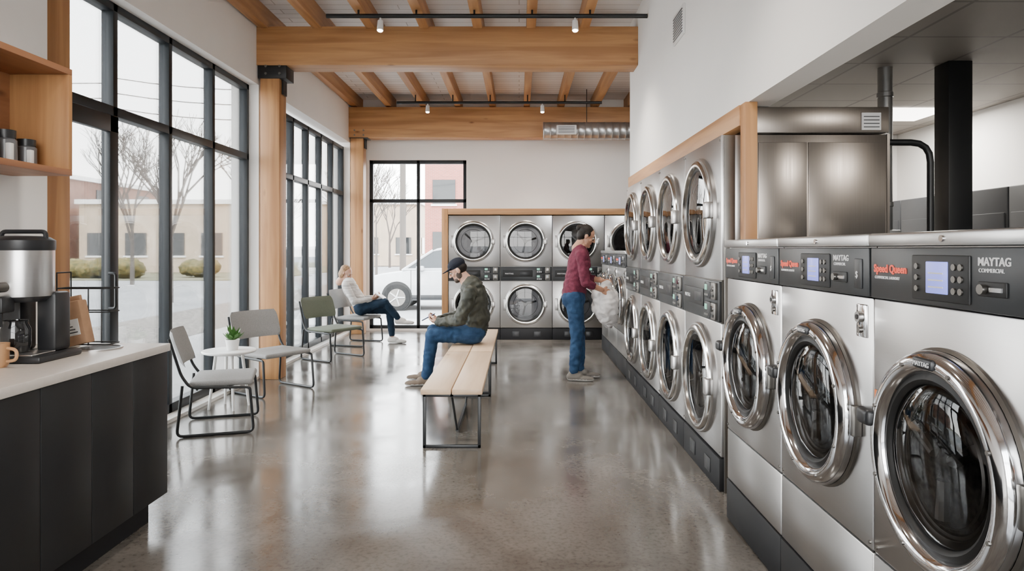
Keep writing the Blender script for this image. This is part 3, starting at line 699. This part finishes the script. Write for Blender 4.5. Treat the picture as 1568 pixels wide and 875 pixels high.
# --- standing woman (faces +X)
q=B(); mats=dict(top='maroon',pants='jeans',skin='skin',hair='hairb',lip='lip',shoe='shoe',sole='sole',ankle='skin')
yc=7.45; F=V((1,0,0))
P=[cap('pants',(.60,yc-.07,.89),.115,(.60,yc+.07,.89),.115),ell('pants',(.555,yc-.065,.88),Matrix.Identity(3),(.09,.085,.10)),ell('pants',(.555,yc+.065,.88),Matrix.Identity(3),(.09,.085,.10)),
   cap('pants',(.60,yc,.92),.155,(.605,yc,1.0),.138,F,.78),
   cap('top',(.60,yc,.955),.160,(.62,yc,1.10),.145,F,.80),cap('top',(.62,yc,1.10),.145,(.655,yc,1.27),.160,F,.74),cap('top',(.655,yc,1.27),.160,(.665,yc,1.35),.128,F,.74),
   cap('top',(.665,yc-.15,1.365),.058,(.665,yc+.15,1.365),.058),cap('top',(.665,yc-.08,1.39),.055,(.665,yc+.08,1.39),.055),
   ell('top',(.715,yc-.065,1.25),Matrix.Identity(3),(.058,.06,.06)),ell('top',(.715,yc+.065,1.25),Matrix.Identity(3),(.058,.06,.06)),
   cap('skin',(.675,yc,1.38),.052,(.70,yc,1.49),.050)]
arm(P,'top',(.665,yc-.185,1.355),(.70,yc-.225,1.07),(.885,yc-.15,.985),r=(.062,.050,.047,.033),skin_from=.42)
arm(P,'top',(.665,yc+.185,1.355),(.76,yc+.20,1.10),(.915,yc+.10,1.075),r=(.062,.050,.047,.033),skin_from=.42)
leg(P,(.60,yc-.085,.87),(.625,yc-.09,.49),(.585,yc-.09,.075),r=(.098,.068,.064,.046)); leg(P,(.60,yc+.085,.87),(.66,yc+.10,.49),(.675,yc+.12,.075),r=(.098,.068,.064,.046))
fuse(q,P,.0095,mats,3,folds=dict(top=.010,pants=.009))
P=[]; foot(P,(.585,yc-.09,.07),(.80,yc-.12,0)); foot(P,(.675,yc+.12,.07),(.88,yc+.10,0)); fuse(q,P,.007,mats,2,ground=0)
fuse(q,hand((.885,yc-.15,.985),(.8,.35,-.35),(.1,.9,-.3),(0,.2,1),.75),.004,mats,1); fuse(q,hand((.915,yc+.10,1.075),(.7,-.3,-.6),(.1,-.9,-.3),(0,-.2,1),.75),.004,mats,1)
head(q,(.735,yc,1.560),(.9,0,-.42),(.42,0,.9),mats,[lambda E,C:E('hair',0,-.028,.052,.080,.088,.080),lambda E,C:E('hair',0,-.055,.0,.072,.060,.080),lambda E,C:E('hair',0,-.115,.055,.038,.036,.038),lambda E,C:E('hair',-.068,-.005,.03,.014,.035,.035),lambda E,C:E('hair',.068,-.005,.03,.014,.035,.035)],sc=.97)
q.done('standing_woman',ang=180)
q=B(); I=Matrix.Identity(3)
P=[ell('bag',(.95,yc-.04,.80),I,(.125,.14,.19)),ell('bag',(.92,yc-.03,.92),I,(.12,.10,.10)),ell('bag',(.98,yc+.02,.70),I,(.09,.12,.13)),cap('bag',(.93,yc-.04,.98),.055,(.97,yc+.04,1.03),.04),cap('bag',(.86,yc-.06,.90),.05,(.85,yc-.06,.78),.055),cap('bag',(1.02,yc,.93),.05,(1.04,yc,.82),.05)]
fuse(q,P,.010,{},2,folds=dict(bag=.026)); q.done('laundry_bag',ang=180)

# --- seated man (faces -X)
q=B(); mats=dict(top='jacket',pants='jeans',skin='skin2',hair='hairb',lip='lip',shoe='shoebr',sole='sole',ankle='jeansd',cap='capm',beard='beard')
yc=7.20
P=[cap('pants',(-.47,yc-.075,.540),.108,(-.47,yc+.075,.540),.108),
   cap('top',(-.465,yc,.595),.155,(-.445,yc,.72),.165,F,.80),cap('top',(-.445,yc,.72),.165,(-.475,yc,.90),.185,F,.74),cap('top',(-.475,yc,.90),.185,(-.50,yc,.99),.150,F,.74),
   cap('top',(-.50,yc-.18,.985),.068,(-.50,yc+.18,.985),.068),cap('top',(-.51,yc-.09,1.02),.062,(-.51,yc+.09,1.02),.062),
   cap('top',(-.445,yc-.09,1.04),.050,(-.445,yc+.09,1.04),.050),cap('top',(-.46,yc-.07,1.075),.04,(-.54,yc-.08,1.07),.03),cap('top',(-.46,yc+.07,1.075),.04,(-.54,yc+.08,1.07),.03),
   cap('skin',(-.53,yc,1.03),.058,(-.60,yc,1.13),.056)]
arm(P,'top',(-.50,yc-.215,.97),(-.60,yc-.27,.70),(-.83,yc-.12,.665),r=(.072,.060,.056,.042)); arm(P,'top',(-.50,yc+.215,.97),(-.62,yc+.25,.70),(-.85,yc+.10,.67),r=(.072,.060,.056,.042))
leg(P,(-.47,yc-.09,.532),(-.90,yc-.13,.53),(-.965,yc-.10,.08),r=(.098,.072,.064,.055)); leg(P,(-.47,yc+.09,.532),(-.92,yc+.15,.54),(-1.0,yc+.20,.08),r=(.098,.072,.064,.055))
fuse(q,P,.0095,mats,3,folds=dict(top=.016,pants=.008))
P=[]; foot(P,(-.965,yc-.10,.07),(-1.2,yc-.12,0)); foot(P,(-1.0,yc+.20,.07),(-1.2,yc+.22,0)); fuse(q,P,.007,mats,2,ground=0)
fuse(q,hand((-.83,yc-.12,.665),(-.75,.45,.0),(-.1,.5,.6),(-.4,0,1),.7),.004,mats,1); fuse(q,hand((-.85,yc+.10,.67),(-.75,-.45,.0),(-.1,-.5,.6),(-.4,0,1),.7),.004,mats,1)
head(q,(-.645,yc,1.195),(-.86,0,-.5),(-.5,0,.86),mats,[lambda E,C:E('hair',0,-.035,.01,.079,.075,.062),
  lambda E,C:E('cap',0,-.014,.062,.083,.100,.072),lambda E,C:E('cap',0,.10,.052,.060,.065,.007),lambda E,C:E('cap',0,.06,.055,.070,.05,.012),
  lambda E,C:E('beard',0,.045,-.082,.050,.045,.032),lambda E,C:E('beard',-.052,.010,-.05,.011,.03,.035),lambda E,C:E('beard',.052,.010,-.05,.011,.03,.035)])
T=Matrix.Translation((-.955,yc-.01,.705)) @ Matrix.Rotation(math.radians(-28),4,'Y'); q.box(-.075,.075,-.037,.037,-.005,.005,'plastic',.003,T=T); q.box(-.068,.068,-.033,.033,.0048,.006,'screen',T=T)
q.done('seated_man',ang=180)
# --- seated woman
q=B(); mats=dict(top='stripe',pants='jeansd',skin='skin2',hair='hairbl',lip='lip',shoe='sole',sole='sole',ankle='skin2',brow='hairbl')
yc=10.25
P=[cap('pants',(-2.36,yc-.07,.537),.105,(-2.36,yc+.07,.537),.105),cap('top',(-2.37,yc,.57),.138,(-2.46,yc,.72),.130,F,.75),cap('top',(-2.46,yc,.72),.130,(-2.555,yc,.86),.145,F,.70),
   cap('top',(-2.57,yc-.15,.895),.056,(-2.57,yc+.15,.895),.056),cap('top',(-2.575,yc-.07,.92),.05,(-2.575,yc+.07,.92),.05),cap('skin',(-2.58,yc,.91),.05,(-2.60,yc,1.02),.048)]
arm(P,'top',(-2.56,yc-.185,.88),(-2.42,yc-.235,.65),(-2.21,yc-.13,.68)); arm(P,'top',(-2.56,yc+.185,.88),(-2.42,yc+.22,.66),(-2.20,yc+.08,.69))
leg(P,(-2.36,yc+.08,.53),(-1.96,yc+.06,.50),(-1.92,yc+.08,.08),r=(.085,.06,.055,.042),hem=.88)
leg(P,(-2.36,yc-.08,.54),(-2.00,yc-.10,.63),(-1.80,yc+.02,.36),r=(.085,.06,.055,.042),hem=.88)
fuse(q,P,.0095,mats,3,folds=dict(top=.010,pants=.007))
P=[]; foot(P,(-1.92,yc+.08,.07),(-1.7,yc+.04,0)); foot(P,(-1.80,yc+.02,.36),(-1.6,yc,.3),z=.29); fuse(q,P,.007,mats,2,ground=0)
fuse(q,hand((-2.21,yc-.13,.68),(.8,.45,.1),(-.1,.5,.6),(.4,0,1),.7),.004,mats,1); fuse(q,hand((-2.20,yc+.08,.69),(.8,-.45,.1),(-.1,-.5,.6),(.4,0,1),.7),.004,mats,1)
head(q,(-2.60,yc,1.055),(.88,-.25,-.42),(.42,0,.88),mats,[lambda E,C:E('hair',0,-.033,.052,.083,.088,.080),lambda E,C:E('hair',0,-.055,-.01,.080,.060,.095),lambda E,C:E('hair',-.072,-.025,-.03,.015,.038,.07),lambda E,C:E('hair',.072,-.025,-.03,.015,.038,.07)],sc=.95)
T=Matrix.Translation((-2.08,yc-.02,.73)) @ Matrix.Rotation(math.radians(35),4,'Y'); q.box(-.08,.08,-.11,.11,-.006,.006,'whitep',.003,T=T)
q.done('seated_woman',ang=180)
# ------------------------------------------------------------------ exterior
sbox('ground', -90, 60, -30, 140, -.5, -.14, 'asphalt')
q=B(); q.box(-5.6,-3.16,-10,14.5,-.3,-.06,'walk'); q.box(-3.16,12,12.11,14.5,-.3,-.06,'walk'); q.done('sidewalk')
q=B(); q.box(-8.2,-5.7,-10,30,-.3,-.08,'stones'); q.done('gravel_bed')
q=B(); q.box(-60,-13,34,80,-.3,-.10,'grass'); q.done('lawn')
q=B(); q.box(-3.62,-3.16,0,12,3.55,3.72,'soff'); q.done('canopy')
def building(x0,x1,y0,y1,h,k,nx,floors=1):
    q=B(); q.box(x0,x1,y0,y1,-.10,h,k); q.box(x0-.2,x1+.2,y0-.2,y1+.2,h,h+.3,'whitep')
    for fl in range(floors):
        z0=1.0+fl*3.2
        for i in range(nx):
            cx=x0+(x1-x0)*(i+.5)/nx; q.box(cx-.7,cx+.7,y0-.06,y0+.1,z0,z0+1.5,'carg'); q.box(cx-.8,cx+.8,y0-.1,y0,z0-.12,z0,'whitep')
        for i in range(3):
            cy=y0+(y1-y0)*(i+.5)/3; q.box(x1-.1,x1+.06,cy-.8,cy+.8,z0,z0+1.5,'carg')
    q.done('building')
building(-29,-19,45,57,4.4,'beige',4); building(-44,-30.5,42,58,6.2,'brick2',4,2)
building(-5.8,6,42,55,9.5,'brick',5,3); building(-18,-9,62,72,5.5,'beige',3)
def bush(x,y,r):
    q=B(); I=Matrix.Identity(3); P=[ell('bush',(x+random.uniform(-r,r),y+random.uniform(-r,r)*.5,random.uniform(.3,.5)),I,(r*.6,r*.6,r*.4)) for i in range(6)]
    fuse(q,P,.12,{},1,folds=dict(bush=.15)); q.done('hedge',ang=180)
for x,y,r in ((-21,36,1.1),(-23.5,36.5,1.1),(-17.5,37,.9)): bush(x,y,r)
def tree(x,y,h,seed):
    rnd=random.Random(seed); q=B()
    def br(p,d,L,r,lv):
        p1=p+d*L; q.cyl(p,p1,r,'bark',r*.7,4 if lv>1 else 8,caps=False)
        if lv>=5: return
        for i in range(3 if lv else 4):
            nd=(d+V((rnd.uniform(-1,1),rnd.uniform(-1,1),rnd.uniform(-.2,.6)))*.62).normalized(); br(p1 if i else p.lerp(p1,.75),nd,L*rnd.uniform(.62,.82),r*.62,lv+1)
    br(V((x,y,-.15)),V((0,0,1)),h*.30,h*.012,0)
    me=bpy.data.meshes.new('bare_tree'); me.from_pydata(q.v,[],q.f); me.materials.append(M['bark']); place('bare_tree',me)
tree(-10.2,20,6.5,1); tree(-9.3,24,6,2); tree(-17,30,8,3); tree(-12,50,9,4); tree(-8.0,36,7,5); tree(-11,58,9,6); tree(-6.9,33,6,8)
q=B(); q.cyl((-4.6,27,-.15),(-4.6,27,9),.13,'bark',.10,10); q.box(-5.5,-3.7,26.95,27.05,8.2,8.35,'bark'); q.cyl((-16,27,-.14),(-16,27,8.5),.13,'bark',.10,10)
for z in (8.2,7.6,7.0):
    pts=[(-4.6+(-11.4)*t,27,z-1.2*4*t*(1-t)*.4) for t in [i/8 for i in range(9)]]; q.tube(pts,.02,'bark',0,5)
q.tube([(-16,27,8),(-40,26,7.6)],.02,'bark',0,5); q.tube([(-16,27,7.4),(-40,26,7)],.02,'bark',0,5); q.done('utility_pole')
def car(x,y,rz=0.,k='carw'):
    q=B()
    q.extr([(0,.38),(.0,.72),(.12,.86),(.5,.95),(1.15,1.03),(4.3,1.08),(4.55,1.0),(4.62,.7),(4.6,.38),(4.45,.26),(.15,.26)],0,1.82,k,.05)
    poly=[(.98,1.02),(1.72,1.50),(2.2,1.58),(3.9,1.56),(4.42,1.06)]; n=len(poly); vs=[]
    for yy,yt in ((.04,.22),(1.78,1.60)):
        for px,pz in poly: t=(pz-1.02)/.56; vs.append((px,yy+(yt-yy)*t,pz))
    fs=[tuple(range(n)),tuple(range(2*n-1,n-1,-1))]+[(i,(i+1)%n,n+(i+1)%n,n+i) for i in range(n)]
    q.add(vs,fs,'carg')
    q.extr([(1.66,1.49),(2.2,1.575),(3.9,1.555),(4.02,1.50),(4.0,1.60),(3.8,1.635),(2.2,1.64),(1.85,1.58)],.19,1.63,k,.012)
    for (a,b) in (((.98,1.02),(1.74,1.53)),((2.62,1.04),(2.55,1.58)),((3.55,1.05),(3.45,1.58)),((4.42,1.06),(3.95,1.56)),((1.0,1.04),(4.4,1.07))):
        for s in (0,1):
            f=lambda pz: (.035+.18*(pz-1.02)/.56) if s==0 else (1.785-.18*(pz-1.02)/.56)
            q.tube([(a[0],f(a[1]),a[1]),(b[0],f(b[1]),b[1])],.035,k,0,8)
    for wx in (.85,3.72):
        for s,yy in ((-1,0.0),(1,1.82)):
            q.cyl((wx,yy+s*.012,.36),(wx,yy-s*.3,.36),.385,'rubber',seg=32); q.cyl((wx,yy+s*.03,.335),(wx,yy-s*.2,.335),.335,'tire',seg=32)
            q.cyl((wx,yy+s*.036,.335),(wx,yy-s*.1,.335),.225,'steeld',seg=24)
            for i in range(5):
                a=i*1.2566; q.cyl((wx,yy+s*.045,.335),(wx+.21*math.cos(a),yy+s*.042,.335+.21*math.sin(a)),.03,'galv',.02,8)
    q.box(.0,.25,.03,.35,.68,.80,'steeld',.02); q.box(4.4,4.63,.03,.25,.75,.95,'red',.02); q.box(1.35,1.55,-.16,.02,1.02,1.14,k,.03)
    q.box(.2,4.45,-.008,.02,.28,.40,'plastic',.01)
    for dx in (1.2,2.6,3.5): q.box(dx,dx+.012,-.004,.01,.45,1.02,'plastic')
    for dx in (2.3,3.2): q.box(dx,dx+.16,-.02,.0,.88,.91,'steeld',.005)
    return q.done('car',(x,y,-.14),rz)
car(-3.95,17.3); 
# ------------------------------------------------------------------ light
w=bpy.data.worlds.new('World'); S.world=w; w.use_nodes=True; nt=w.node_tree; bg=nt.nodes['Background']
tc=nt.nodes.new('ShaderNodeTexCoord'); sp=nt.nodes.new('ShaderNodeSeparateXYZ'); rp=nt.nodes.new('ShaderNodeValToRGB')
nt.links.new(tc.outputs['Generated'],sp.inputs[0]); nt.links.new(sp.outputs['Z'],rp.inputs[0]); nt.links.new(rp.outputs[0],bg.inputs[0])
rp.color_ramp.elements[0].color=(1,.98,.95,1); rp.color_ramp.elements[0].position=0.; rp.color_ramp.elements[1].color=(.86,.93,1,1); rp.color_ramp.elements[1].position=.6
bg.inputs[1].default_value=19.5
l=bpy.data.lights.new('sun','SUN'); l.energy=7.0; l.angle=math.radians(8); l.color=(1,.95,.88); o=link(bpy.data.objects.new('sun',l)); o.rotation_euler=(math.radians(35),math.radians(28),0)
def area(name,loc,sx,sy,e,rot=(0,0,0),col=(1,.95,.88)):
    l=bpy.data.lights.new(name,'AREA'); l.shape='RECTANGLE'; l.size=sx; l.size_y=sy; l.energy=e; l.color=col
    o=link(bpy.data.objects.new(name,l)); o.location=loc; o.rotation_euler=rot; return o
area('troffer_and_fill_lamp',(3.75,6.7,2.72),.6,.6,80); area('troffer_and_fill_lamp',(2.9,1.5,2.72),.6,.6,60)  # second lamp belongs to the added unseen panel and brightens the interior

cam=bpy.data.cameras.new('camera'); cam.lens=24; cam.sensor_width=36; cam.shift_x=-.007; cam.shift_y=-.0354; cam.clip_end=300
co=link(bpy.data.objects.new('camera',cam)); co.location=(0,0,1.42); co.rotation_euler=(math.radians(90),0,0); S.camera=co
